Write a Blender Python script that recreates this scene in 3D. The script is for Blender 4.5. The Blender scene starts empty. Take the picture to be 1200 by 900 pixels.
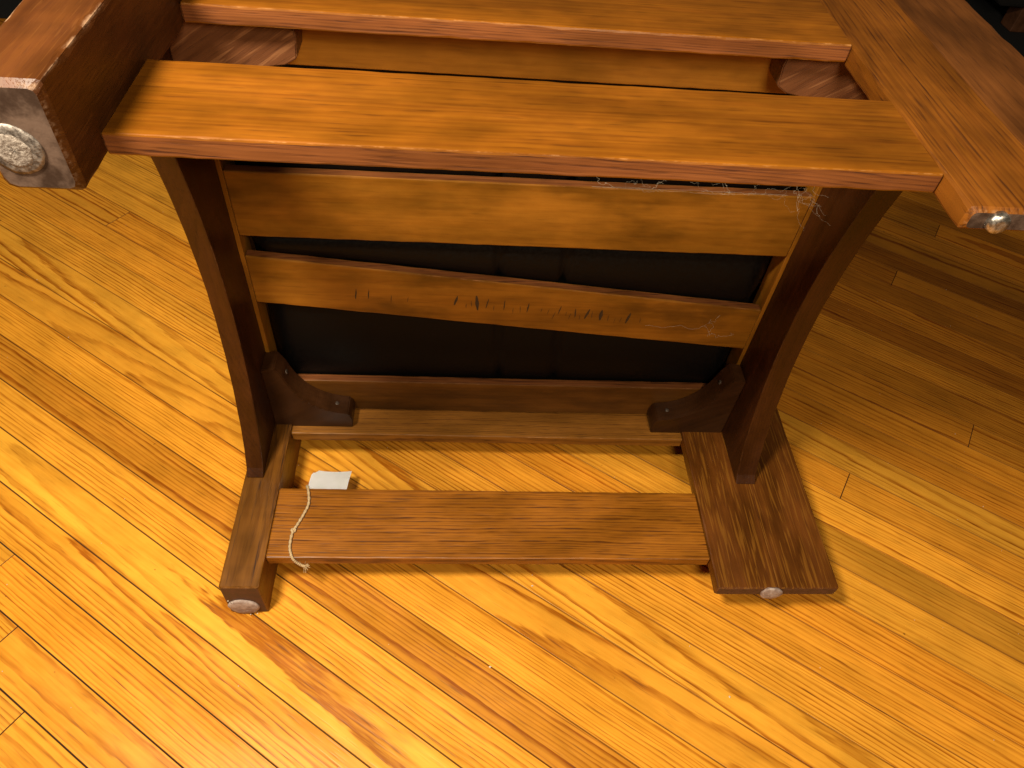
import bpy, bmesh, math, random
from mathutils import Vector, Matrix, noise

# ------------------------------------------------------------------ camera, world, lamp, exposure
K = 1.307                                     # metres per drawing unit (a floor strip is 57 mm wide)
scene = bpy.context.scene
C = scene.collection
F_PX, PITCH, YAW, ROLL = 849.53, 0.8605, 0.1212, 0.1157
CAM = Vector((0.2146, -0.3003, 0.7079)) * K
fw = Vector((math.sin(YAW)*math.cos(PITCH), math.cos(YAW)*math.cos(PITCH), -math.sin(PITCH)))
rt = Vector((math.cos(YAW), -math.sin(YAW), 0)); up = rt.cross(fw)
r2 = rt*math.cos(ROLL) + up*math.sin(ROLL); u2 = -rt*math.sin(ROLL) + up*math.cos(ROLL)
cd = bpy.data.cameras.new('camera'); cam = bpy.data.objects.new('camera', cd); C.objects.link(cam)
cd.sensor_width = 36.0; cd.lens = F_PX/1200*36; cd.clip_start = 0.02; cd.clip_end = 60
cam.matrix_world = Matrix(((r2.x, u2.x, -fw.x, CAM.x), (r2.y, u2.y, -fw.y, CAM.y), (r2.z, u2.z, -fw.z, CAM.z), (0, 0, 0, 1)))
scene.camera = cam

world = bpy.data.worlds.new('World'); scene.world = world; world.use_nodes = True
bg = world.node_tree.nodes['Background']
bg.inputs['Color'].default_value = (1.0, 0.80, 0.56, 1); bg.inputs['Strength'].default_value = 0.045

def lamp(name, loc, aim, size, power, col):
    d = bpy.data.lights.new(name, 'AREA'); d.shape = 'DISK'; d.size = size; d.energy = power; d.color = col
    o = bpy.data.objects.new(name, d); C.objects.link(o); o.location = loc
    o.rotation_euler = (Vector(aim) - Vector(loc)).to_track_quat('-Z', 'Y').to_euler()
    return o
lamp('room_lamp', Vector((-0.155, -0.20, 1.12))*K, Vector((-0.02, -0.19, 0))*K, 0.26, 31.5, (1.0, 0.88, 0.70))
lamp('fill_light', Vector((0.42, -0.66, 1.05))*K, Vector((0.60, 0.15, 0.0))*K, 0.45, 13, (1.0, 0.85, 0.64))  # unseen fill light, added near the camera to lift the shadows
scene.cycles.max_bounces = 5; scene.cycles.diffuse_bounces = 3; scene.cycles.glossy_bounces = 2

vs = scene.view_settings
vs.view_transform = 'Standard'; vs.look = 'None'; vs.exposure = 0; vs.gamma = 1; vs.use_curve_mapping = False

# ------------------------------------------------------------------ node helpers
class NT:
    def __init__(s, name):
        s.m = bpy.data.materials.new(name); s.m.use_nodes = True; s.t = s.m.node_tree; s.n = s.t.nodes; s.n.clear()
        s.out = s.n.new('ShaderNodeOutputMaterial'); s.b = s.n.new('ShaderNodeBsdfPrincipled')
        s.t.links.new(s.b.outputs[0], s.out.inputs[0])
    def set(s, sock, v):
        if isinstance(v, bpy.types.NodeSocket): s.t.links.new(v, sock)
        elif isinstance(v, (tuple, list)) and len(v) == 3 and sock.type == 'RGBA': sock.default_value = (*v, 1)
        else: sock.default_value = v
    def math(s, op, a, b=0.0, c=0.0, clamp=False):
        n = s.n.new('ShaderNodeMath'); n.operation = op; n.use_clamp = clamp
        for i, v in enumerate((a, b, c)): s.set(n.inputs[i], v)
        return n.outputs[0]
    def comb(s, x, y, z):
        n = s.n.new('ShaderNodeCombineXYZ')
        for i, v in enumerate((x, y, z)): s.set(n.inputs[i], v)
        return n.outputs[0]
    def sep(s, v):
        n = s.n.new('ShaderNodeSeparateXYZ'); s.set(n.inputs[0], v); return n.outputs
    def noise(s, vec, scale=1.0, detail=2.0, rough=0.5, dist=0.0):
        n = s.n.new('ShaderNodeTexNoise'); s.set(n.inputs['Vector'], vec); n.inputs['Scale'].default_value = scale
        n.inputs['Detail'].default_value = detail; n.inputs['Roughness'].default_value = rough; n.inputs['Distortion'].default_value = dist
        return n.outputs['Fac']
    def white(s, v):
        n = s.n.new('ShaderNodeTexWhiteNoise'); n.noise_dimensions = '1D'; s.set(n.inputs['W'], v); return n.outputs['Value']
    def rng(s, v, a, b, c=0.0, d=1.0, smooth=True):
        n = s.n.new('ShaderNodeMapRange'); n.interpolation_type = 'SMOOTHSTEP' if smooth else 'LINEAR'
        for k, x in zip(('Value', 'From Min', 'From Max', 'To Min', 'To Max'), (v, a, b, c, d)): s.set(n.inputs[k], x)
        return n.outputs[0]
    def mix(s, f, a, b, mode='MIX'):
        n = s.n.new('ShaderNodeMix'); n.data_type = 'RGBA'; n.blend_type = mode; n.clamp_factor = True
        s.set(n.inputs[0], f); s.set(n.inputs[6], a); s.set(n.inputs[7], b); return n.outputs[2]
    def attr(s, name):
        n = s.n.new('ShaderNodeAttribute'); n.attribute_name = name; return n.outputs
    def bump(s, h, strength, dist):
        n = s.n.new('ShaderNodeBump'); n.inputs['Strength'].default_value = strength; n.inputs['Distance'].default_value = dist
        s.set(n.inputs['Height'], h); s.t.links.new(n.outputs[0], s.b.inputs['Normal']); return n

def wood(name, light, mid, dark, freq=230, d0=(0.012, 0.06), tilt=0.05, spread=0.05, contrast=1.0, pores=0.5, flecks=0.0, fleck_col=(0.5, 0.22, 0.05),
         wear=(0.45, 0.22, 0.08), rough=0.4, coat=0.0, blotch=0.25, tone=False, dust=0.0, bump=0.25, grime=0.0, spec=0.3, long=1.0, ringvar=0.0, v0=0.0, wobble=0.022, jag=0.4, ps=(55, 800), fs=(45, 420), ft=(0.60, 0.70), pt=(0.58, 0.72), dash=0.6, mottle=0.0, fu=22, seam=False, gain=1.0, early=0.25):
    """Sawn wood: growth rings round a tilted heart axis, pores along the grain, blotches, worn arrises."""
    light, mid, dark, fleck_col = [tuple(c*gain for c in q) for q in (light, mid, dark, fleck_col)]
    s = NT(name)
    gc = s.attr('gc')['Vector']; u, v, w = s.sep(gc)
    oi = s.n.new('ShaderNodeObjectInfo'); R = oi.outputs['Random']
    r1 = s.white(s.math('MULTIPLY', R, 91.7)); r2_ = s.white(s.math('MULTIPLY_ADD', R, 57.3, 3.1)); r3 = s.white(s.math('MULTIPLY_ADD', R, 23.9, 9.7)); r4 = s.white(s.math('MULTIPLY_ADD', R, 71.3, 5.5))
    uo = s.math('MULTIPLY_ADD', r1, 40.0, u)
    wob = s.noise(s.comb(s.math('MULTIPLY', uo, 3.2*long), s.math('MULTIPLY', v, 10.0), s.math('MULTIPLY_ADD', r2_, 30, s.math('MULTIPLY', w, 10))), 1.0, 3.0, 0.5)
    wob = s.math('SUBTRACT', wob, 0.5)
    v1 = s.math('MULTIPLY_ADD', wob, wobble, s.math('ADD', v, s.math('MULTIPLY_ADD', r3, 2*spread, v0-spread)))
    dd = s.math('MULTIPLY_ADD', r2_, d0[1]-d0[0], d0[0])
    tl = s.math('MULTIPLY_ADD', r4, 2*tilt, -tilt)
    w1 = s.math('ADD', s.math('ADD', w, dd), s.math('MULTIPLY', u, tl))
    rad = s.math('SQRT', s.math('ADD', s.math('MULTIPLY', v1, v1), s.math('MULTIPLY', w1, w1)))
    fine = s.noise(s.comb(s.math('MULTIPLY', uo, fu), s.math('MULTIPLY', v, 110), s.math('MULTIPLY', w, 110)), 1.0, 2.0, 0.6)
    t = s.math('ADD', s.math('MULTIPLY', rad, freq), s.math('MULTIPLY', s.math('SUBTRACT', fine, 0.5), jag))
    # ring widths drift over the years
    t = s.math('ADD', t, s.math('MULTIPLY', s.noise(s.comb(s.math('MULTIPLY', rad, 60), r1, 0.0), 1.0, 1.0), 3.0))
    fr = s.math('FRACT', t)
    ring = s.math('MULTIPLY', s.rng(fr, early, 0.86), s.rng(fr, 0.90, 1.0, 1.0, 0.0))
    yr = s.white(s.math('FLOOR', t)); ring = s.math('MULTIPLY', ring, s.math('MULTIPLY_ADD', yr, 0.75, 0.35))
    ring = s.math('MULTIPLY', ring, contrast)
    if ringvar: ring = s.math('MULTIPLY', ring, s.math('MULTIPLY_ADD', s.white(s.math('MULTIPLY_ADD', R, 37.7, 2.3)), ringvar, 1-ringvar))
    pv = s.noise(s.comb(s.math('MULTIPLY', uo, ps[0]), s.math('MULTIPLY', v, ps[1]), s.math('MULTIPLY', w, ps[1])), 1.0, 2.0, 0.5)
    if dash: ring = s.math('MULTIPLY', ring, s.rng(pv, 0.40, 0.58, 1-dash, 1.0))
    pore = s.math('MULTIPLY', s.rng(pv, pt[0], pt[1]), pores)
    pore = s.math('MULTIPLY', pore, s.math('MULTIPLY_ADD', ring, 0.8, 0.5))
    streak = s.noise(s.comb(s.math('MULTIPLY', uo, 6), s.math('MULTIPLY', v, 190), s.math('MULTIPLY', w, 190)), 1.0, 3.0, 0.6)
    col = s.mix(s.rng(streak, 0.3, 0.75), light, mid)
    col = s.mix(ring, col, dark)
    bl = s.noise(s.comb(s.math('MULTIPLY', uo, 7), s.math('MULTIPLY', v, 22), s.math('MULTIPLY', w, 22)), 1.0, 3.0, 0.6)
    k = s.math('MULTIPLY_ADD', s.rng(bl, 0.25, 0.75), 2*blotch, 1-blotch)
    if mottle:
        mo = s.noise(s.comb(s.math('MULTIPLY', uo, 26), s.math('MULTIPLY', v, 34), w), 1.0, 3.0, 0.55)
        k = s.math('MULTIPLY', k, s.math('MULTIPLY_ADD', s.rng(mo, 0.25, 0.75, -1.0, 1.0), mottle, 1.0))
    col = s.mix(1.0, col, s.comb(k, k, k), 'MULTIPLY')
    col = s.mix(pore, col, tuple(c*0.35 for c in dark))
    if flecks:
        fv = s.noise(s.comb(s.math('MULTIPLY', uo, fs[0]), s.math('MULTIPLY', v, fs[1]), s.math('MULTIPLY', w, fs[1])), 1.0, 1.0, 0.4, 0.6)
        col = s.mix(s.math('MULTIPLY', s.rng(fv, ft[0], ft[1]), flecks), col, fleck_col)
    if tone:
        oc = s.sep(oi.outputs['Color'])
        col = s.mix(1.0, col, s.comb(oc[0], oc[1], oc[2]), 'MULTIPLY')
        # fine scratches and small dark knocks in the varnish
        pos = s.n.new('ShaderNodeNewGeometry').outputs['Position']
        sp = s.noise(pos, 75.0, 2.0, 0.5); col = s.mix(s.math('MULTIPLY', s.rng(sp, 0.745, 0.80), 0.65), col, (0.10, 0.035, 0.008))
        sm = bl
    else:
        sm = bl
    if grime:
        gpos = s.noise(s.comb(s.math('MULTIPLY', uo, 6), s.math('MULTIPLY', v, 16), w), 1.0, 4.0, 0.6); col = s.mix(s.math('MULTIPLY', s.rng(gpos, 0.5, 0.72), grime), col, tuple(c*0.22 for c in mid))
    we = s.attr('wear')['Fac']
    wn = s.noise(s.comb(s.math('MULTIPLY', u, 60), s.math('MULTIPLY', v, 160), s.math('MULTIPLY_ADD', w, 160, s.math('MULTIPLY', R, 50))), 1.0, 3.0, 0.7)
    wm = s.math('MULTIPLY', s.rng(we, 0.25, 1.1), s.rng(wn, 0.45, 0.68))
    if seam: wm = s.rng(we, 0.02, 0.5)
    col = s.mix(wm, col, wear)
    if dust:
        dn = s.noise(gc, 90.0, 5.0, 0.7); dm = s.math('MULTIPLY', s.rng(dn, 0.5, 0.75), dust)
        col = s.mix(dm, col, (0.40, 0.31, 0.24))
    s.set(s.b.inputs['Base Color'], col)
    rg = s.math('ADD', s.math('MULTIPLY_ADD', s.rng(sm, 0.3, 0.7), 0.16, rough-0.08), s.math('MULTIPLY', pore, 0.2))
    s.set(s.b.inputs['Roughness'], s.math('ADD', rg, s.math('MULTIPLY', wm, 0.5 if seam else 0.2)))
    s.b.inputs['Specular IOR Level'].default_value = spec
    s.b.inputs['Coat Weight'].default_value = coat; s.b.inputs['Coat Roughness'].default_value = 0.22
    h = s.math('SUBTRACT', s.math('MULTIPLY', wn, 0.25), s.rng(pv, 0.5, 0.72))
    s.bump(h, bump, 0.0006)
    return s.m

def plain(name, a, b, scale, rough, metal=0.0, bump=0.2, bdist=0.0005, detail=4.0, lo=0.35, hi=0.65, spec=0.5):
    s = NT(name)
    gc = s.n.new('ShaderNodeTexCoord').outputs['Object']
    n = s.noise(gc, scale, detail, 0.65); f = s.rng(n, lo, hi)
    s.set(s.b.inputs['Base Color'], s.mix(f, a, b)); s.b.inputs['Metallic'].default_value = metal
    s.set(s.b.inputs['Roughness'], s.math('MULTIPLY_ADD', f, 0.15, rough)); s.b.inputs['Specular IOR Level'].default_value = spec
    s.bump(n, bump, bdist); return s.m

M = {}
M['floor'] = wood('floor_oak', (0.80, 0.352, 0.031), (0.71, 0.290, 0.022), (0.37, 0.104, 0.004), freq=195, d0=(0.024, 0.065), tilt=0.026, spread=0.13, seam=True, early=0.42,
                  contrast=1.35, pores=0.50, rough=0.33, coat=0.0, blotch=0.15, tone=True, wear=(0.13, 0.045, 0.010), bump=0.12, spec=0.28, long=0.9, ringvar=0.5, jag=0.55, fu=16, ps=(20, 330), wobble=0.013, dash=0.35, mottle=0.05)
M['oak'] = wood('stained_oak', (0.325, 0.112, 0.007), (0.265, 0.086, 0.005), (0.120, 0.034, 0.002), freq=250, d0=(0.02, 0.06), tilt=0.02, spread=0.02, v0=0.22, contrast=1.2, pores=0.5, jag=0.7, gain=0.85, ps=(26, 330),
                wear=(0.36, 0.16, 0.05), rough=0.42, blotch=0.25, wobble=0.016, dash=0.6, mottle=0.10)
M['bare'] = wood('bare_rail_oak', (0.25, 0.098, 0.011), (0.20, 0.074, 0.008), (0.085, 0.027, 0.003), freq=330, d0=(0.02, 0.06), tilt=0.02, spread=0.02, v0=0.22, contrast=1.0, pores=0.5, jag=0.6,
                wear=(0.40, 0.20, 0.08), rough=0.5, blotch=0.25, wobble=0.012)
M['face'] = wood('honey_finished_oak', (0.275, 0.091, 0.005), (0.225, 0.068, 0.004), (0.150, 0.041, 0.002), freq=160, d0=(0.02, 0.06), tilt=0.02, spread=0.02, v0=0.2, contrast=0.55, pores=0.55, gain=0.78, ps=(26, 300),
                wear=(0.46, 0.21, 0.06), rough=0.36, blotch=0.30, bump=0.10, wobble=0.012, mottle=0.13)
M['edge'] = wood('brown_edge_oak', (0.20, 0.067, 0.017), (0.155, 0.048, 0.012), (0.060, 0.016, 0.007), freq=420, d0=(0.05, 0.1), tilt=0.05, spread=0.02, v0=0.1, contrast=0.8, pores=0.6, ps=(30, 420),
                wear=(0.38, 0.17, 0.06), rough=0.5, blotch=0.35)
M['quarter'] = wood('quartered_oak', (0.140, 0.043, 0.004), (0.108, 0.031, 0.003), (0.056, 0.014, 0.0015), freq=240, d0=(0.02, 0.06), tilt=0.02, spread=0.02, v0=0.2, contrast=0.3, pores=0.5, gain=0.82, flecks=0.60,
                fleck_col=(0.275, 0.108, 0.011), wear=(0.16, 0.07, 0.028), rough=0.40, blotch=0.40, fs=(18, 360), ft=(0.52, 0.66), wobble=0.012, mottle=0.12)
M['post'] = wood('worn_post_oak', (0.100, 0.030, 0.004), (0.076, 0.021, 0.003), (0.036, 0.008, 0.001), freq=200, d0=(0.02, 0.06), tilt=0.03, spread=0.02, v0=0.15, contrast=0.35, pores=0.35, gain=0.82, mottle=0.15,
                wear=(0.42, 0.26, 0.15), rough=0.44, blotch=0.45, flecks=0.40, fleck_col=(0.16, 0.056, 0.010), fs=(30, 420), ft=(0.60, 0.70))
M['postf'] = wood('brown_post_oak', (0.190, 0.071, 0.007), (0.150, 0.052, 0.005), (0.042, 0.012, 0.001), freq=220, d0=(0.02, 0.06), tilt=0.03, spread=0.02, v0=0.15, contrast=0.6, pores=0.9, gain=0.88, mottle=0.12, ps=(26, 430),
                wear=(0.26, 0.12, 0.05), rough=0.42, blotch=0.35)
M['leaf'] = wood('orange_plank_oak', (0.255, 0.082, 0.006), (0.210, 0.063, 0.005), (0.090, 0.022, 0.002), freq=220, d0=(0.02, 0.06), tilt=0.03, spread=0.02, v0=0.15, contrast=0.7, pores=0.7, gain=0.78, ps=(22, 330), pt=(0.54, 0.70),
                wear=(0.40, 0.21, 0.09), rough=0.48, blotch=0.28, mottle=0.14)
M['leaf2'] = wood('brown_plank_oak', (0.150, 0.049, 0.008), (0.120, 0.038, 0.006), (0.060, 0.017, 0.003), freq=150, d0=(0.05, 0.1), tilt=0.03, contrast=0.35, pores=0.4, ps=(40, 420),
                wear=(0.40, 0.19, 0.07), rough=0.55, blotch=0.40)
M['rail'] = wood('dark_rail_oak', (0.060, 0.0170, 0.0025), (0.047, 0.0128, 0.002), (0.026, 0.006, 0.001), freq=300, d0=(0.02, 0.06), tilt=0.02, spread=0.02, v0=0.2, contrast=0.5, pores=0.4, gain=0.8, mottle=0.1,
                wear=(0.13, 0.052, 0.018), rough=0.40, blotch=0.35)
M['slat'] = wood('poplar_slat', (0.285, 0.112, 0.009), (0.240, 0.088, 0.006), (0.15, 0.048, 0.003), freq=110, d0=(0.04, 0.1), tilt=0.03, contrast=0.30, pores=0.25, ps=(30, 300),
                wear=(0.36, 0.15, 0.06), rough=0.42, blotch=0.30, grime=0.60, bump=0.06, mottle=0.10)
M['slat_lit'] = wood('lit_poplar_slat', (0.38, 0.160, 0.016), (0.31, 0.122, 0.011), (0.18, 0.060, 0.004), freq=110, d0=(0.04, 0.1), tilt=0.03, contrast=0.30, pores=0.25, ps=(30, 300),  # same poplar, brightened: light on the uppermost slat put into its colour
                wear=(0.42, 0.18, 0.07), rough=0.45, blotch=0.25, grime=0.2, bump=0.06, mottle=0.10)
M['slatd'] = wood('dark_slat', (0.135, 0.049, 0.006), (0.105, 0.037, 0.004), (0.060, 0.018, 0.002), freq=110, d0=(0.04, 0.1), tilt=0.03, contrast=0.30, pores=0.10,  # darker wood tones for the lowest slat
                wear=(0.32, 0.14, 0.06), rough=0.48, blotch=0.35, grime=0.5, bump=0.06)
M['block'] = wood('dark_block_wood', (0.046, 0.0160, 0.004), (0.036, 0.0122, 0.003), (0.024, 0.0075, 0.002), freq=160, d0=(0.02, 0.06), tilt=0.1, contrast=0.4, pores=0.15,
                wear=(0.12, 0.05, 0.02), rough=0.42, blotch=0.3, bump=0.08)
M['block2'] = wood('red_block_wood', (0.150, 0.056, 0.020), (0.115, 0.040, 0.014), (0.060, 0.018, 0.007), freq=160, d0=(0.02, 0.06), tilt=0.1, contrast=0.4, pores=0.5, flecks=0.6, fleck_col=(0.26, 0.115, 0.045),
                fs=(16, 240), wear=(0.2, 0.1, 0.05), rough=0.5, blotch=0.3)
M['endgrain'] = plain('dusty_end_grain', (0.042, 0.023, 0.014), (0.135, 0.086, 0.060), 45, 0.8, bump=0.6, bdist=0.0010, spec=0.12)
M['endbrown'] = plain('brown_end_grain', (0.050, 0.018, 0.007), (0.10, 0.038, 0.014), 90, 0.6, bump=0.4)
M['leather'] = plain('black_leather', (0.0025, 0.0022, 0.0022), (0.004, 0.0034, 0.003), 260, 0.40, bump=0.06, bdist=0.0003, detail=2, spec=0.13)
M['felt'] = plain('dirty_felt', (0.27, 0.19, 0.155), (0.44, 0.35, 0.30), 90, 0.9, bump=0.35, bdist=0.0006)
M['steel'] = plain('worn_steel', (0.30, 0.26, 0.21), (0.62, 0.58, 0.52), 260, 0.28, metal=0.9, bump=0.4)
M['dullsteel'] = plain('dull_steel', (0.10, 0.08, 0.065), (0.32, 0.28, 0.24), 320, 0.42, metal=0.5, bump=0.7, bdist=0.0008)
M['grit'] = plain('dried_grit', (0.14, 0.105, 0.08), (0.34, 0.29, 0.24), 420, 0.75, bump=0.8, bdist=0.0012)
M['screw'] = plain('old_screw', (0.05, 0.035, 0.025), (0.16, 0.125, 0.10), 300, 0.5, metal=0.6)
M['paper'] = plain('white_card', (0.93, 0.95, 0.97), (0.90, 0.93, 0.93), 40, 0.7, bump=0.0)
M['ink'] = plain('faded_ink', (0.026, 0.015, 0.006), (0.065, 0.032, 0.008), 500, 0.7)
M['twine'] = plain('hemp_twine', (0.34, 0.22, 0.10), (0.58, 0.43, 0.24), 900, 0.85, bump=0.8, bdist=0.0006)
M['web'] = plain('dusty_web', (0.46, 0.39, 0.28), (0.60, 0.52, 0.40), 200, 0.9)
M['lint'] = plain('pale_lint', (0.60, 0.52, 0.40), (0.80, 0.74, 0.62), 200, 0.9)
M['sub'] = plain('dark_gap', (0.015, 0.007, 0.003), (0.03, 0.013, 0.005), 40, 0.9)
M['rug'] = plain('black_rug', (0.004, 0.0035, 0.003), (0.009, 0.007, 0.006), 140, 0.95, bump=0.8, bdist=0.003)
M['walnut'] = plain('dark_walnut', (0.09, 0.032, 0.012), (0.14, 0.052, 0.02), 30, 0.45)

# ------------------------------------------------------------------ mesh helpers
def link(name, me, parent=None, mats=()):
    o = bpy.data.objects.new(name, me); C.objects.link(o)
    for m in mats: me.materials.append(m)
    if parent is not None: o.parent = parent
    return o
def tag(o, label, cat=None, group=None, kind=None):
    if label: o['label'] = label
    if cat: o['category'] = cat
    if group: o['group'] = group
    if kind: o['kind'] = kind
    return o
def thing(name, loc, label, cat, group=None):
    o = bpy.data.objects.new(name, None); C.objects.link(o); o.location = loc; o.empty_display_size = 0.05
    return tag(o, label, cat, group)

def sweep(name, O, U, V, W, rings, mats, parent, r=0.0018, rough=0.6, cap=(1, 1), seed=0, side=None, g0=(0, 0), wc=(1, 1, 1, 1)):
    """A sawn board as a loft of rounded rectangles. rings: (u, v0, v1, w0, w1). mats[0] faces, mats[1] the end u=0, mats[2] the far end;
    side = {0..3: material index} for the faces (-w, +v, +w, -v)."""
    O, U, V, W = map(Vector, (O, U, V, W))
    us = [q[0] for q in rings]
    pts, gcs, wear = [], [], []
    L0, L1 = us[0], us[-1]
    full = []
    for f in (0.0, 0.35): full.append((L0 + r*f, 1 - f if f else 1.0, 0))
    for i, q in enumerate(rings):
        uu = q[0]
        if i == 0: uu = L0 + r
        if i == len(rings)-1: uu = L1 - r
        full.append((uu, 0.0, i))
    for f in (0.35, 0.0): full.append((L1 - r*f, 1 - f if f else 1.0, len(rings)-1))
    verts = []
    for (uu, ins, i) in full:
        _, v0, v1, w0, w1 = rings[i]
        a = r*ins*0.9
        v0, v1, w0, w1 = v0+a, v1-a, w0+a, w1-a
        for ci, (cv, cw, sv, sw) in enumerate(((v0, w0, 1, 1), (v1, w0, -1, 1), (v1, w1, -1, -1), (v0, w1, 1, -1))):
            nz = noise.noise(Vector((uu*38 + seed*7.3, ci*11.1, seed*1.7))) + 0.6*noise.noise(Vector((uu*140 + seed, ci*5.1, 3.3)))
            rr = r*max(0.25, 1 + rough*nz*1.1)*(0.35 + 0.65*min(1, wc[ci]))
            rr = min(rr, abs(v1-v0)*0.45, abs(w1-w0)*0.45)
            arc = [(cv, cw + sw*rr), (cv + sv*rr*0.293, cw + sw*rr*0.293), (cv + sv*rr, cw)]
            if ci in (1, 3): arc.reverse()
            for j, (v, w) in enumerate(arc):
                verts.append(O + U*uu + V*v + W*w); gcs.append((uu, v+g0[0], w+g0[1])); wear.append((wc[ci]*(0.75 + 0.5*noise.noise(Vector((uu*9+seed, ci*3.3, 1.0)))) if j == 1 else 0.0) if not ins else 0.6)
    n = len(full); faces = []; mi = []
    for i in range(n-1):
        for j in range(12):
            k = (j+1) % 12
            faces.append((i*12+j, i*12+k, (i+1)*12+k, (i+1)*12+j))
            fs = {2: 0, 5: 1, 8: 2, 11: 3}.get(j)
            mi.append((side or {}).get(fs, 0) if fs is not None else 0)
    faces.append(tuple(range(11, -1, -1))); mi.append(cap[0])
    faces.append(tuple((n-1)*12 + j for j in range(12))); mi.append(cap[1])
    me = bpy.data.meshes.new(name); me.from_pydata([tuple(v) for v in verts], [], faces)
    me.attributes.new('gc', 'FLOAT_VECTOR', 'POINT').data.foreach_set('vector', [c for g in gcs for c in g])
    me.attributes.new('wear', 'FLOAT', 'POINT').data.foreach_set('value', wear)
    me.polygons.foreach_set('material_index', mi)
    bm = bmesh.new(); bm.from_mesh(me); bmesh.ops.recalc_face_normals(bm, faces=bm.faces); bm.to_mesh(me); bm.free()
    return link(name, me, parent, mats)

AX = {'x': Vector((1, 0, 0)), 'y': Vector((0, 1, 0)), 'z': Vector((0, 0, 1))}
def board(name, x, y, z, along, mats, parent, r=0.0018, rough=0.6, n=28, side=None, seed=None, cap=(1, 1), tiltz=(0, 0), bow=0.0004, wc=(1, 1, 1, 1)):
    """Axis-aligned board in drawing units; `along` is the grain axis. v = wider, w = thinner of the other two."""
    ext = {'x': [a*K for a in x], 'y': [a*K for a in y], 'z': [a*K for a in z]}
    oth = [a for a in 'xyz' if a != along]
    oth.sort(key=lambda a: -(ext[a][1]-ext[a][0])); va, wa = oth
    L0, L1 = ext[along]; seed = seed if seed is not None else random.random()*100
    rings = []
    for i in range(n+1):
        t = i/n; u = L0 + (L1-L0)*t
        b = bow*noise.noise(Vector((t*3.0, seed, 0.0))); c = bow*noise.noise(Vector((t*3.0, seed, 9.0)))
        dz = (tiltz[0]*(1-t) + tiltz[1]*t)*K
        av = dz if va == 'z' else 0; aw = dz if wa == 'z' else 0
        rings.append((u, ext[va][0]+av+b, ext[va][1]+av+c, ext[wa][0]+aw, ext[wa][1]+aw))
    vm = sum(ext[va])/2; wm = ext[wa][1]
    return sweep(name, (0, 0, 0), AX[along], AX[va], AX[wa], rings, mats, parent, r, rough, cap, seed, side, (-vm, -wm), wc)

def tube(name, pts, rad, mat, parent=None, sides=6, wob=0.0):
    pts = [Vector(p) for p in pts]; verts = []; faces = []
    for i, p in enumerate(pts):
        d = (pts[min(i+1, len(pts)-1)] - pts[max(i-1, 0)]).normalized()
        a = d.cross(Vector((0.31, 0.2, 0.93))).normalized(); b = d.cross(a)
        rr = rad[i] if isinstance(rad, (list, tuple)) else rad*(1 + wob*math.sin(i*1.9))
        for k in range(sides):
            t = 2*math.pi*k/sides + i*0.5*(wob > 0); verts.append(p + a*math.cos(t)*rr + b*math.sin(t)*rr)
    for i in range(len(pts)-1):
        for k in range(sides):
            faces.append((i*sides+k, i*sides+(k+1) % sides, (i+1)*sides+(k+1) % sides, (i+1)*sides+k))
    faces.append(tuple(range(sides-1, -1, -1))); faces.append(tuple((len(pts)-1)*sides+k for k in range(sides)))
    return verts, faces, name, mat, parent
def tube_obj(*a, **k):
    v, f, name, mat, parent = tube(*a, **k)
    me = bpy.data.meshes.new(name); me.from_pydata([tuple(x) for x in v], [], f)
    for p in me.polygons: p.use_smooth = True
    return link(name, me, parent, [mat])
def tubes_obj(name, lines, mat, parent=None, sides=4):
    V, Fc = [], []
    for pts, rad in lines:
        v, f = tube(name, pts, rad, mat, sides=sides)[:2]; o = len(V); V += [tuple(x) for x in v]; Fc += [tuple(i+o for i in q) for q in f]
    me = bpy.data.meshes.new(name); me.from_pydata(V, [], Fc); return link(name, me, parent, [mat])
def smooth_path(pts, n=10):
    P = [Vector(p) for p in pts]; P = [P[0]*2-P[1]] + P + [P[-1]*2-P[-2]]; out = []
    for i in range(1, len(P)-2):
        for j in range(n):
            t = j/n; a, b, c, d = P[i-1:i+3]
            out.append(0.5*((2*b) + (c-a)*t + (2*a-5*b+4*c-d)*t*t + (-a+3*b-3*c+d)*t**3))
    return out + [P[-2]]
def lathe(name, prof, origin, axis, mat, parent, n=28, jit=0.0, seed=1):
    """prof: (radius, height along axis) in metres."""
    ax = Vector(axis).normalized(); a = ax.orthogonal().normalized(); b = ax.cross(a); O = Vector(origin)
    V, Fc = [], []
    for (r, h) in prof:
        for k in range(n):
            t = 2*math.pi*k/n; q = Vector((math.cos(t)*1.7, math.sin(t)*1.7, seed + h*300))
            rr = r*(1 + jit*noise.noise(q)); hh = h + jit*0.004*noise.noise(q*2.3 + Vector((r*500, 0, 0)))
            V.append(O + a*math.cos(t)*rr + b*math.sin(t)*rr + ax*hh)
    for i in range(len(prof)-1):
        for k in range(n): Fc.append((i*n+k, i*n+(k+1) % n, (i+1)*n+(k+1) % n, (i+1)*n+k))
    Fc.append(tuple(range(n-1, -1, -1))); Fc.append(tuple((len(prof)-1)*n+k for k in range(n)))
    me = bpy.data.meshes.new(name); me.from_pydata([tuple(v) for v in V], [], Fc)
    bm = bmesh.new(); bm.from_mesh(me); bmesh.ops.recalc_face_normals(bm, faces=bm.faces); bm.to_mesh(me); bm.free()
    for p in me.polygons: p.use_smooth = len(p.vertices) == 4
    return link(name, me, parent, [mat])

random.seed(7)
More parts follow.
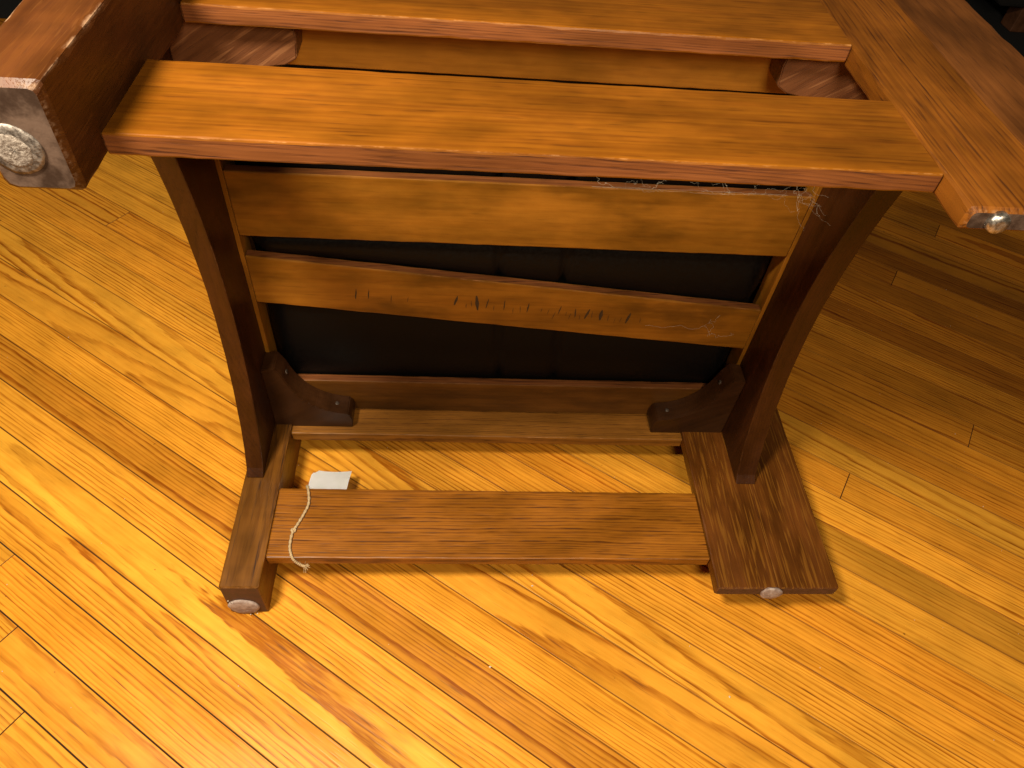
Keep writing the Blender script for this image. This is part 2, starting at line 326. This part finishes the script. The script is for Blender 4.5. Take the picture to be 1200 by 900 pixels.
# ------------------------------------------------------------------ floor: oak strips, one object each
TH, O0, SP = 2.5433, 0.1643*K, -0.0438*K
dv = Vector((math.cos(TH), math.sin(TH), 0)); nv = Vector((-math.sin(TH), math.cos(TH), 0))
me = bpy.data.meshes.new('floor'); me.from_pydata([(-3.2, -1.6, -0.004), (4.2, -1.6, -0.004), (4.2, 4.6, -0.004), (-3.2, 4.6, -0.004)], [], [(0, 1, 2, 3)])
floor = tag(link('floor', me, None, [M['sub']]), 'narrow varnished oak strip floor laid on the diagonal', kind='structure')
GAP = 0.0011; BW = abs(SP)
def strip_mesh(L):
    n = 8
    rings = [(L*i/n, GAP/2, BW-GAP/2, -0.018, 0.0) for i in range(n+1)]
    o = sweep('floor_board', (0, 0, 0), (1, 0, 0), (0, 1, 0), (0, 0, 1), rings, [M['floor']], None, 0.0006, 0.3, (0, 0), 0, None, (-BW/2, 0))
    me = o.data; bpy.data.objects.remove(o); return me
# butt joints read from the photograph: strip index -> position along the strip (drawing units)
JOINTS = {1: 0.222, 0: 0.153, -1: 0.080, 15: -0.477, 19: -0.595, 25: -0.436, 11: 0.588, 29: -0.469}
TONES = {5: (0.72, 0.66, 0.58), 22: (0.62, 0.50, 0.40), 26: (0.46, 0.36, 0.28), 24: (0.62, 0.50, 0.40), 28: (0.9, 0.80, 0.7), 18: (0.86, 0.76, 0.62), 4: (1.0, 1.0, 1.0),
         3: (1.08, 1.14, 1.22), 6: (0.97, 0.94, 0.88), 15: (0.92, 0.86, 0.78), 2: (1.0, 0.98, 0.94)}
def add_strip(k, s0, s1, tone):
    L = (s1-s0)
    me = strip_mesh(L-0.0006)
    o = bpy.data.objects.new('floor_board', me); C.objects.link(o); o.parent = floor
    base = dv*s0 + nv*(O0 + (k+1)*SP)                       # SP is negative: the strip spans offsets k+1 .. k
    o.matrix_world = Matrix(((dv.x, nv.x, 0, base.x), (dv.y, nv.y, 0, base.y), (0, 0, 1, random.uniform(-0.00025, 0.00025)), (0, 0, 0, 1)))
    o.color = (*tone, 1)
    return o
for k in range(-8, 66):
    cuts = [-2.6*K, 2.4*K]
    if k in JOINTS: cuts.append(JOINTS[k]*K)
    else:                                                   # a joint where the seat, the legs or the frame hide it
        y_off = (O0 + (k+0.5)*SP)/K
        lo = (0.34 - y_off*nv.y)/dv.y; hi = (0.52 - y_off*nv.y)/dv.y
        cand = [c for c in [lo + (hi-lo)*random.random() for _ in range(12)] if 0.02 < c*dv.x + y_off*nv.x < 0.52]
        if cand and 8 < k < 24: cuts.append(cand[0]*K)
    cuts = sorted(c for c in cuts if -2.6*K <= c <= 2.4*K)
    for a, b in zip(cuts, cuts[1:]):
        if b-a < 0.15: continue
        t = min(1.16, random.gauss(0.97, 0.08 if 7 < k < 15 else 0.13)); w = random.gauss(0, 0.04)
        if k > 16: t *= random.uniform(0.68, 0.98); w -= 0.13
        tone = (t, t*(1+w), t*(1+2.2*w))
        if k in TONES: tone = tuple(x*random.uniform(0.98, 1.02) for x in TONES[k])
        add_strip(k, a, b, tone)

# ------------------------------------------------------------------ the chair, lying on its side
T, W_ = 0.0553, 0.5438
chair = thing('armchair', (0.3*K, 0.3*K, 0), 'dark oak slatted armchair tipped on its side with its underside facing the viewer', 'chair')
chair_parts = []
def part(o, label=None):
    o.parent = chair; o.matrix_parent_inverse = Matrix.Translation(-Vector(chair.location)); chair_parts.append(o)
    if label: o['label'] = label
    return o
def sub(o, p):
    o.parent = p; o.matrix_parent_inverse = p.matrix_basis.inverted(); return o
END = 0.60
# back legs: square posts; front legs: wide planks of two glued boards
pf = part(board('leg', (0, 0.0371), (0, END), (0, T), 'y', [M['postf'], M['endbrown']], None, r=0.0022, n=60, seed=3.0))
pn = part(board('leg', (0, 0.0371), (0, END), (W_-T, W_), 'y', [M['post'], M['endgrain']], None, r=0.0042, rough=0.8, n=60, seed=8.0))
lf = part(board('leg', (0.4763, 0.5378), (0, END), (0.0410, T), 'y', [M['quarter'], M['endbrown']], None, r=0.0022, n=60, seed=13.0, wc=(.8, .05, .05, .8)))
sub(board('board', (0.5380, 0.600), (0.0002, END), (0.0411, T+0.0001), 'y', [M['quarter'], M['endbrown']], None, r=0.0016, n=60, seed=17.0, wc=(.05, .8, .8, .05)), lf)
ln = part(board('leg', (0.4763, 0.5378), (0, END), (W_-T, W_-0.0410), 'y', [M['leaf'], M['endgrain']], None, r=0.0034, rough=0.8, n=60, seed=19.0, wc=(.6, .05, .05, .55)))
sub(board('board', (0.5380, 0.600), (0.0003, END), (W_-T, W_-0.0411), 'y', [M['leaf2'], M['endgrain']], None, r=0.0034, rough=0.9, n=60, seed=23.0, wc=(.05, .9, .9, .05)), ln)
# low side stretchers and side seat rails
part(board('stretcher', (0.0373, 0.4760), (0.0313, 0.1097), (0.0416, 0.0539), 'x', [M['oak'], M['endbrown']], None, r=0.0016, n=60, seed=29.0))
part(board('stretcher', (0.0373, 0.4761), (0.0313, 0.1097), (0.4899, 0.5022), 'x', [M['face'], M['endbrown'], M['edge']], None, r=0.0016, n=60, seed=31.0, side={3: 2}))
part(board('side_rail', (0.0373, 0.4760), (0.1810, 0.2700), (0.0400, 0.0525), 'x', [M['bare'], M['endbrown']], None, r=0.0012, n=60, seed=37.0))
part(board('side_rail', (0.0373, 0.4761), (0.1800, 0.2700), (0.4913, 0.5038), 'x', [M['face'], M['endbrown'], M['edge']], None, r=0.0018, n=60, seed=41.0, side={3: 2}))
# front and back rails with an arched lower edge
def arched(x0, x1, seed):
    rings = []; n = 48; z0, z1 = T+0.0002, W_-T-0.0002
    for i in range(n+1):
        t = i/n; z = z0 + (z1-z0)*t
        yf = 0.1205 + 0.0455*math.sin(math.pi*t)**0.72
        rings.append((z*K, yf*K, 0.285*K, x0*K, x1*K))
    return part(sweep('arched_rail', (0, 0, 0), AX['z'], AX['y'], AX['x'], rings, [M['rail'], M['endbrown']], None, 0.0014, 0.6, (1, 1), seed, None, (-0.2*K, 0)))
arched(0.0025, 0.0194, 43.0)
arched(0.5230, 0.5445, 47.0)
# cleats that carry the slats, along both arched rails
part(board('cleat', (0.0195, 0.0236), (0.2168, 0.2400), (0.0560, 0.4870), 'z', [M['slat'], M['endbrown']], None, r=0.0008, n=40, seed=51.0))
part(board('cleat', (0.5188, 0.5229), (0.2168, 0.2400), (0.0560, 0.4870), 'z', [M['slat'], M['endbrown']], None, r=0.0008, n=40, seed=53.0))
# seat slats
SX = (0.0238, 0.5186)
def slat(z0, z1, tilt, seed, x=SX, m='slat'):
    return part(board('slat', x, (0.2160, 0.2258), (z0, z1), 'x', [M[m], M['endbrown'], M['edge']], None, r=0.0014, n=60, seed=seed, tiltz=tilt, side={1: 2}))
slat(0.2938, 0.3590, (0, 0), 61.0)
sb = slat(0.2150, 0.2712, (0, -0.0460), 62.0)
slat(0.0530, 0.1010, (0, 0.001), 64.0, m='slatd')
slat(0.4500, 0.4890, (0, -0.0010), 67.0, m='slat_lit')
# dark pencil and stamp strokes on the crooked slat
rnd = random.Random(5)
def stroke(px, pz, w, h, lean=0.0):
    y = 0.2160*K - 0.00035; n = 7; bm = bmesh.new()
    L = []; R = []
    for i in range(n):
        t = i/(n-1); ww = 0.58*w*math.sin(math.pi*(0.12+0.80*t))*(0.8+0.4*rnd.random())
        cx = px*K + lean*(t-0.5)*h*K + rnd.uniform(-1, 1)*0.0002; z = (pz + (t-0.5)*h*0.95)*K
        L.append(bm.verts.new((cx-ww*K/2, y, z))); R.append(bm.verts.new((cx+ww*K/2, y, z)))
    for i in range(n-1): bm.faces.new((L[i], R[i], R[i+1], L[i+1]))
    me = bpy.data.meshes.new('ink_mark'); bm.to_mesh(me); bm.free()
    sub(link('ink_mark', me, None, [M['ink']]), sb)
for (x, z, w, h) in ((0.119, 0.230, 0.0022, 0.014), (0.131, 0.230, 0.0018, 0.013), (0.214, 0.2255, 0.0035, 0.013), (0.2345, 0.2230, 0.0060, 0.020), (0.2445, 0.2230, 0.0018, 0.013),
                     (0.261, 0.2215, 0.0020, 0.014), (0.2845, 0.2190, 0.0024, 0.013), (0.316, 0.2170, 0.0018, 0.012), (0.332, 0.2140, 0.0020, 0.013),
                     (0.344, 0.2130, 0.0042, 0.014), (0.358, 0.2120, 0.0056, 0.015), (0.386, 0.2090, 0.0044, 0.015)):
    stroke(x, z, w, h, rnd.uniform(-0.1, 0.25))
for x in (0.152, 0.168, 0.224, 0.229, 0.251, 0.270, 0.277, 0.298, 0.305, 0.311, 0.323, 0.327, 0.337, 0.349, 0.366, 0.373, 0.379, 0.399):
    stroke(x, 0.2405 - 0.0890*x + rnd.uniform(-0.003, 0.003), rnd.uniform(0.0006, 0.0011), rnd.uniform(0.006, 0.011), rnd.uniform(-0.1, 0.25))
# corner blocks: concave triangles, screwed through the hollow face
def corner_block(cx, cz, sx, sz, seed, lx=0.083, lz=0.094, m='block', e=0.0):
    prof = [(0, 0), (lx, 0), (lx+0.0015, 0.010), (lx+0.0002, 0.0190+e), (lx-0.003-e, 0.0240+e)]
    for i in range(1, 11):
        t = i/11
        x = (1-t)**2*(lx-0.003-e) + 2*t*(1-t)*0.028 + t*t*0.017; z = (1-t)**2*(0.0240+e) + 2*t*(1-t)*(0.028+e) + t*t*lz
        prof.append((x, z))
    prof += [(0.013, lz+0.0005), (0.0, lz-0.002)]
    pts = [((cx + sx*a)*K, (cz + sz*b)*K) for a, b in prof]
    bm = bmesh.new(); y0, y1 = 0.1905*K, 0.2159*K
    A = [bm.verts.new((x, y0, z)) for x, z in pts]; B = [bm.verts.new((x, y1, z)) for x, z in pts]
    bm.faces.new(A); bm.faces.new(B[::-1]); n = len(A)
    for i in range(n): bm.faces.new((A[i], B[i], B[(i+1) % n], A[(i+1) % n]))
    bmesh.ops.recalc_face_normals(bm, faces=bm.faces)
    g = bm.edges[:]; bmesh.ops.bevel(bm, geom=g, offset=0.0011, segments=2, affect='EDGES', clamp_overlap=True)
    me = bpy.data.meshes.new('corner_block'); bm.to_mesh(me); bm.free()
    ca, sa = math.cos(0.6), math.sin(0.6)
    gc = []
    for v in me.vertices: gc += [v.co.x*ca + v.co.z*sa, -v.co.x*sa + v.co.z*ca, v.co.y]
    me.attributes.new('gc', 'FLOAT_VECTOR', 'POINT').data.foreach_set('vector', gc)
    me.attributes.new('wear', 'FLOAT', 'POINT').data.foreach_set('value', [0.3]*len(me.vertices))
    o = part(link('corner_block', me, None, [M[m]]))
    for (a, b, nx, nz) in ((lx-0.016, 0.0256, 0.08, 1.0), (0.0210, lz-0.018, 1.0, 0.20)):
        c = Vector(((cx+sx*a)*K, 0.2035*K, (cz+sz*b)*K)); ax = Vector((sx*nx, 0, sz*nz))
        sub(lathe('screw', [(0.0036, -0.002), (0.0036, 0.0004), (0.0028, 0.0011), (0.0008, 0.0013)], c, ax, M['screw'], None, 16), o)
    return o
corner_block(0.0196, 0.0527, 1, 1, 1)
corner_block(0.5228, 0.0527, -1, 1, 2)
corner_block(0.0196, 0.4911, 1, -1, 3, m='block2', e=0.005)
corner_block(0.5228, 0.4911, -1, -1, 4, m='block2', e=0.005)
# arms (behind the seat from here; the lower one carries the chair on the floor)
part(board('arm', (-0.04, 0.66), (0.601, 0.617), (0.0, 0.11), 'x', [M['oak'], M['endbrown']], None, r=0.003))
part(board('arm', (-0.04, 0.66), (0.601, 0.617), (W_-0.11, W_), 'x', [M['oak'], M['endbrown']], None, r=0.003))
# foot glides
def disc(x, z, r, th, mat, p, jit=0.1, seed=1, y=0.0):
    return sub(lathe('foot_glide', [(r, -0.001), (r*1.0, th*0.55), (r*0.86, th*0.92), (r*0.4, th)], (x*K, y, z*K), (0, -1, 0), mat, None, 32, jit, seed), p)
disc(0.0160, 0.0148, 0.0186, 0.0035, M['felt'], pf, 0.12, 2)
disc(0.5330, 0.0462, 0.0145, 0.0035, M['felt'], lf, 0.25, 5)
gl = disc(0.0140, W_-0.0325, 0.0165, 0.0016, M['dullsteel'], pn, 0.05, 7)
lathe('grit', [(0.0112, 0.0008), (0.0106, 0.0017), (0.0092, 0.0021), (0.0070, 0.0022), (0.0045, 0.0021), (0.0022, 0.0020), (0.0004, 0.0020)], (0.0140*K, 0, (W_-0.0325)*K), (0, -1, 0), M['grit'], None, 40, 0.16, 3)
gr = bpy.data.objects['grit']; sub(gr, pn)
disc(0.4935, W_-0.0480, 0.0078, 0.0055, M['steel'], ln, 0.03, 9)

# ------------------------------------------------------------------ seat cushion resting on the slats
def cushion():
    nx, nz = 110, 90
    x0, x1, z0, z1 = 0.0262, 0.5162, 0.0560, 0.4870
    bm = bmesh.new(); grid = []
    for j in range(nz+1):
        row = []
        for i in range(nx+1):
            x = x0 + (x1-x0)*i/nx; z = z0 + (z1-z0)*j/nz
            sag = 0.0
            for (a, b) in ((0.105, 0.190), (0.245, 0.290), (0.358, 0.436)):
                tl = -0.0445*(x-x0)/(x1-x0)
                aa = a; bb = b
                if a == 0.105: bb = 0.212 + tl
                if a == 0.245: aa = 0.270 + tl
                if aa < z < bb: sag = max(sag, 0.0055*math.sin(math.pi*(z-aa)/(bb-aa))**0.7)
            y = 0.2264 + 0.0006 - sag*min(1.0, (bb-aa)/0.06 if False else 1.0)
            for sx in (0.2625, 0.3235): y += 0.0060*math.exp(-((x - sx + 0.010*(z-0.1)/0.2)/0.0024)**2)
            y += 0.0012*noise.noise(Vector((x*9, z*9, 7.0)))
            ed = min(x-x0, x1-x, z-z0, z1-z); y += 0.016*max(0, 1-ed/0.020)**2
            row.append(bm.verts.new((x*K, y*K, z*K)))
        grid.append(row)
    for j in range(nz):
        for i in range(nx): bm.faces.new((grid[j][i], grid[j][i+1], grid[j+1][i+1], grid[j+1][i]))
    border = [grid[0][i] for i in range(nx+1)] + [grid[j][nx] for j in range(1, nz+1)] + [grid[nz][i] for i in range(nx-1, -1, -1)] + [grid[j][0] for j in range(nz-1, 0, -1)]
    back = [bm.verts.new((v.co.x, 0.335*K, v.co.z)) for v in border]; n = len(border)
    for i in range(n): bm.faces.new((border[i], back[i], back[(i+1) % n], border[(i+1) % n]))
    bm.faces.new(back); bmesh.ops.recalc_face_normals(bm, faces=bm.faces)
    me = bpy.data.meshes.new('seat_cushion'); bm.to_mesh(me); bm.free()
    for p in me.polygons: p.use_smooth = len(p.vertices) == 4
    return tag(link('seat_cushion', me, None, [M['leather']]), 'black leather seat cushion behind the slats of the tipped chair', 'cushion')
cushion()

# ------------------------------------------------------------------ white tag on a twine
tg = thing('paper_tag', (0.075*K, 0.13*K, 0), 'small white paper tag on twine hanging from the low floor-side stretcher', 'tag')
bm = bmesh.new(); n = 14; rows = []
c0, c1 = Vector((0.0565, 0.100, 0.020)), Vector((0.0985, 0.100, 0.020)); e0, e1 = Vector((0.0590, 0.1590, 0.0135)), Vector((0.1035, 0.1515, 0.0220))
for j in range(n+1):
    t = j/n; row = []
    for i in range(n+1):
        a = i/n; p = (c0*(1-a)+c1*a)*(1-t) + (e0*(1-a)+e1*a)*t
        p.z += 0.006*math.sin(math.pi*t*0.9)*(0.5+0.5*a) - 0.003*math.sin(math.pi*a)*t
        if j == n and i == 0: p += Vector((0.006, -0.004, 0))
        if j == n and i == 1: p += Vector((0.0035, -0.0010, 0))
        if j == n-1 and i == 0: p += Vector((0.0015, -0.0005, 0))
        row.append(bm.verts.new(p*K))
    rows.append(row)
for j in range(n):
    for i in range(n): bm.faces.new((rows[j][i], rows[j][i+1], rows[j+1][i+1], rows[j+1][i]))
bmesh.ops.solidify(bm, geom=bm.faces[:], thickness=0.0004)
bmesh.ops.recalc_face_normals(bm, faces=bm.faces)
me = bpy.data.meshes.new('card'); bm.to_mesh(me); bm.free()
def tsub(o): o.parent = tg; o.matrix_parent_inverse = Matrix.Translation(-Vector(tg.location)); return o
card = tsub(link('card', me, None, [M['paper']]))
zt = 0.0553
path = [(0.062, 0.120, 0.040), (0.0645, 0.1135, 0.0515), (0.0668, 0.1075, zt), (0.0697, 0.0914, zt), (0.0666, 0.0785, zt), (0.0620, 0.0660, zt), (0.0589, 0.0583, zt), (0.0586, 0.0435, zt),
        (0.0610, 0.0345, zt), (0.0635, 0.0300, 0.0545), (0.0665, 0.0285, 0.0500), (0.0705, 0.0275, 0.0465), (0.0745, 0.0265, 0.0455)]
pp = smooth_path([Vector(q)*K for q in path], 9)
st = tsub(tube_obj('twine', pp, 0.0019, M['twine'], None, 7, 0.22))
kn = [pp[52] + Vector((math.cos(t*2.3)*0.0026, math.sin(t*2.3)*0.0026, 0.0010*math.sin(t*5))) for t in [x*0.35 for x in range(14)]]
sub(tube_obj('knot', kn, 0.0013, M['twine'], None, 6), st)
fr = []
for i in range(16):
    b = pp[-1 - i % 5]; d = Vector((random.uniform(-0.2, 1), random.uniform(-1, 0.6), random.uniform(-0.6, 0.5))).normalized()
    fr.append(([b, b + d*0.003 + Vector((0, 0, 0.0005)), b + d*random.uniform(0.005, 0.009)], 0.00026))
sub(tubes_obj('frayed_end', fr, M['twine'], None, 3), st)

# ------------------------------------------------------------------ cobwebs and lint
def web(name, label, lines):
    o = tubes_obj(name, lines, M['web'], None, 3); return tag(o, label, 'cobweb', 'cobwebs on the chair')
def strand(a, b, sag, k, rnd, n=9, rad=0.00016):
    a, b = Vector(a)*K, Vector(b)*K; out = []
    for i in range(n):
        t = i/(n-1); p = a.lerp(b, t); p.z -= sag*K*math.sin(math.pi*t)
        p += Vector((rnd.uniform(-1, 1), rnd.uniform(-1, 1), rnd.uniform(-1, 1)))*k*K*(0 < i < n-1)
        out.append(p)
    return (out, rad)
rn = random.Random(11); Lw = []
def wisp(a, b, curl, rad, n=26):
    a, b = Vector(a)*K, Vector(b)*K; q = Vector((rn.uniform(0, 90), 0, 0)); out = []
    for i in range(n):
        t = i/(n-1); m = math.sin(math.pi*t)**0.5
        d = Vector([noise.noise(q + Vector((t*3.1, c*7.7, 0))) + 0.35*noise.noise(q + Vector((t*11, c*3.1, 5))) for c in range(3)])
        out.append(a.lerp(b, t) + d*curl*K*m)
    return (out, rad)
for i in range(6):
    Lw.append(wisp((rn.uniform(0.488, 0.512), 0.212, rn.uniform(0.356, 0.378)), (rn.uniform(0.500, 0.535), rn.uniform(0.175, 0.205), rn.uniform(0.345, 0.366)), 0.012, rn.uniform(0.00004, 0.00009)))
for i in range(2): Lw.append(wisp((0.494, 0.212, 0.381), (0.503, 0.205, 0.352), 0.010, 0.00009))
web('cobweb', 'pale cobweb hanging at the right end of the topmost visible slat', Lw); Lw = []
for i in range(16):
    x = rn.uniform(0.345, 0.475); Lw.append(wisp((x, 0.2165, 0.3595), (x+rn.uniform(-0.035, 0.035), rn.uniform(0.205, 0.224), rn.uniform(0.361, 0.378)), 0.006, rn.uniform(0.00004, 0.00009)))
for q in range(3): Lw.append(wisp((0.325, 0.2165, 0.3597), (0.495, 0.2165, 0.3597), 0.003, 0.00005, 40))
web('cobweb', 'wispy cobweb and dust along the upper edge of the topmost visible slat', Lw); Lw = []
for (a, b) in (((0.405, 0.2150, 0.200), (0.462, 0.2150, 0.198)), ((0.462, 0.2150, 0.198), (0.478, 0.2150, 0.217)), ((0.466, 0.2150, 0.202), (0.482, 0.2145, 0.187)), ((0.482, 0.2145, 0.187), (0.500, 0.2148, 0.192)), ((0.470, 0.215, 0.212), (0.474, 0.2148, 0.187))):
    o_, r_ = wisp(a, b, 0.006, 0.00011)
    for q in o_: q.y = min(q.y, 0.2156*K)
    Lw.append((o_, r_))
web('cobweb', 'thin cobweb stuck to the right part of the crooked slat', Lw)
# stray crumbs and lint on the boards: too many and too small to count
rn = random.Random(21); V, Fc = [], []
def crumb(c, s):
    o = len(V)
    for d in ((1, 0, 0), (-1, 0, 0), (0, 1, 0), (0, -1, 0), (0, 0, 1), (0, 0, -1)):
        V.append(tuple(Vector(c)*K + Vector(d)*s*rn.uniform(0.6, 1.3)))
    Fc.extend(tuple(i+o for i in f) for f in ((0, 2, 4), (2, 1, 4), (1, 3, 4), (3, 0, 4), (2, 0, 5), (1, 2, 5), (3, 1, 5), (0, 3, 5)))
for i in range(150): crumb((rn.uniform(-0.4, 1.15), rn.uniform(-0.25, 0.7), 0.0005), rn.uniform(0.0003, 0.0008))
for (x, z) in ((0.005, 0.033), (0.008, 0.030), (0.020, 0.0015), (0.027, 0.004)): crumb((x, -0.003, z), 0.0010)
for (x, y) in ((0.485, -0.085), (0.30, 0.028), (0.255, -0.055)): crumb((x, y, 0.0006), 0.0016)
me = bpy.data.meshes.new('floor_crumbs'); me.from_pydata(V, [], Fc)
tag(link('floor_crumbs', me, None, [M['lint']]), 'tiny pale crumbs and dust scattered over the floor boards', 'dust', kind='stuff')

# ------------------------------------------------------------------ dark far background: rug and the legs of a bench on it
bm = bmesh.new()
n = 40
vs_ = []
for (x, y) in ((-2.9, 1.62), (3.9, 1.62), (3.9, 4.3), (-2.9, 4.3)): vs_.append((x, y))
bot = [bm.verts.new((x, y, 0.001)) for x, y in vs_]; top = [bm.verts.new((x + (0.006 if i in (0, 3) else -0.006), y + (0.006 if i < 2 else -0.006), 0.009)) for i, (x, y) in enumerate(vs_)]
bm.faces.new(top); bm.faces.new(bot[::-1])
for i in range(4): bm.faces.new((bot[i], bot[(i+1) % 4], top[(i+1) % 4], top[i]))
bmesh.ops.recalc_face_normals(bm, faces=bm.faces)
me = bpy.data.meshes.new('rug'); bm.to_mesh(me); bm.free()
tag(link('rug', me, None, [M['rug']]), 'black rug lying on the floor far behind the chair', 'rug')
sofa = thing('sofa', (2.5, 2.3, 0.009), 'black sofa on a stubby brown wooden foot in the dark behind the chair', 'sofa')
def sofa_part(name, x, y, z, along, m, r):
    o = board(name, [a/K for a in x], [a/K for a in y], [a/K for a in z], along, [m, m], None, r=r, rough=0.1, n=10)
    o.parent = sofa; o.matrix_parent_inverse = Matrix.Translation(-Vector(sofa.location)); return o
for x in (2.035, 3.50):
    for y in (1.93, 2.60): sofa_part('foot', (x, x+0.066), (y, y+0.066), (0.009, 0.092), 'z', M['walnut'], 0.003)
sofa_part('base', (1.93, 3.64), (1.90, 2.72), (0.093, 0.36), 'x', M['rug'], 0.012)
sofa_part('seat', (2.10, 3.47), (1.88, 2.50), (0.361, 0.50), 'x', M['rug'], 0.03)
sofa_part('backrest', (1.94, 3.63), (2.505, 2.73), (0.361, 0.86), 'x', M['rug'], 0.03)
for x in (1.93, 3.475): sofa_part('armrest', (x, x+0.165), (1.895, 2.50), (0.361, 0.62), 'y', M['rug'], 0.03)
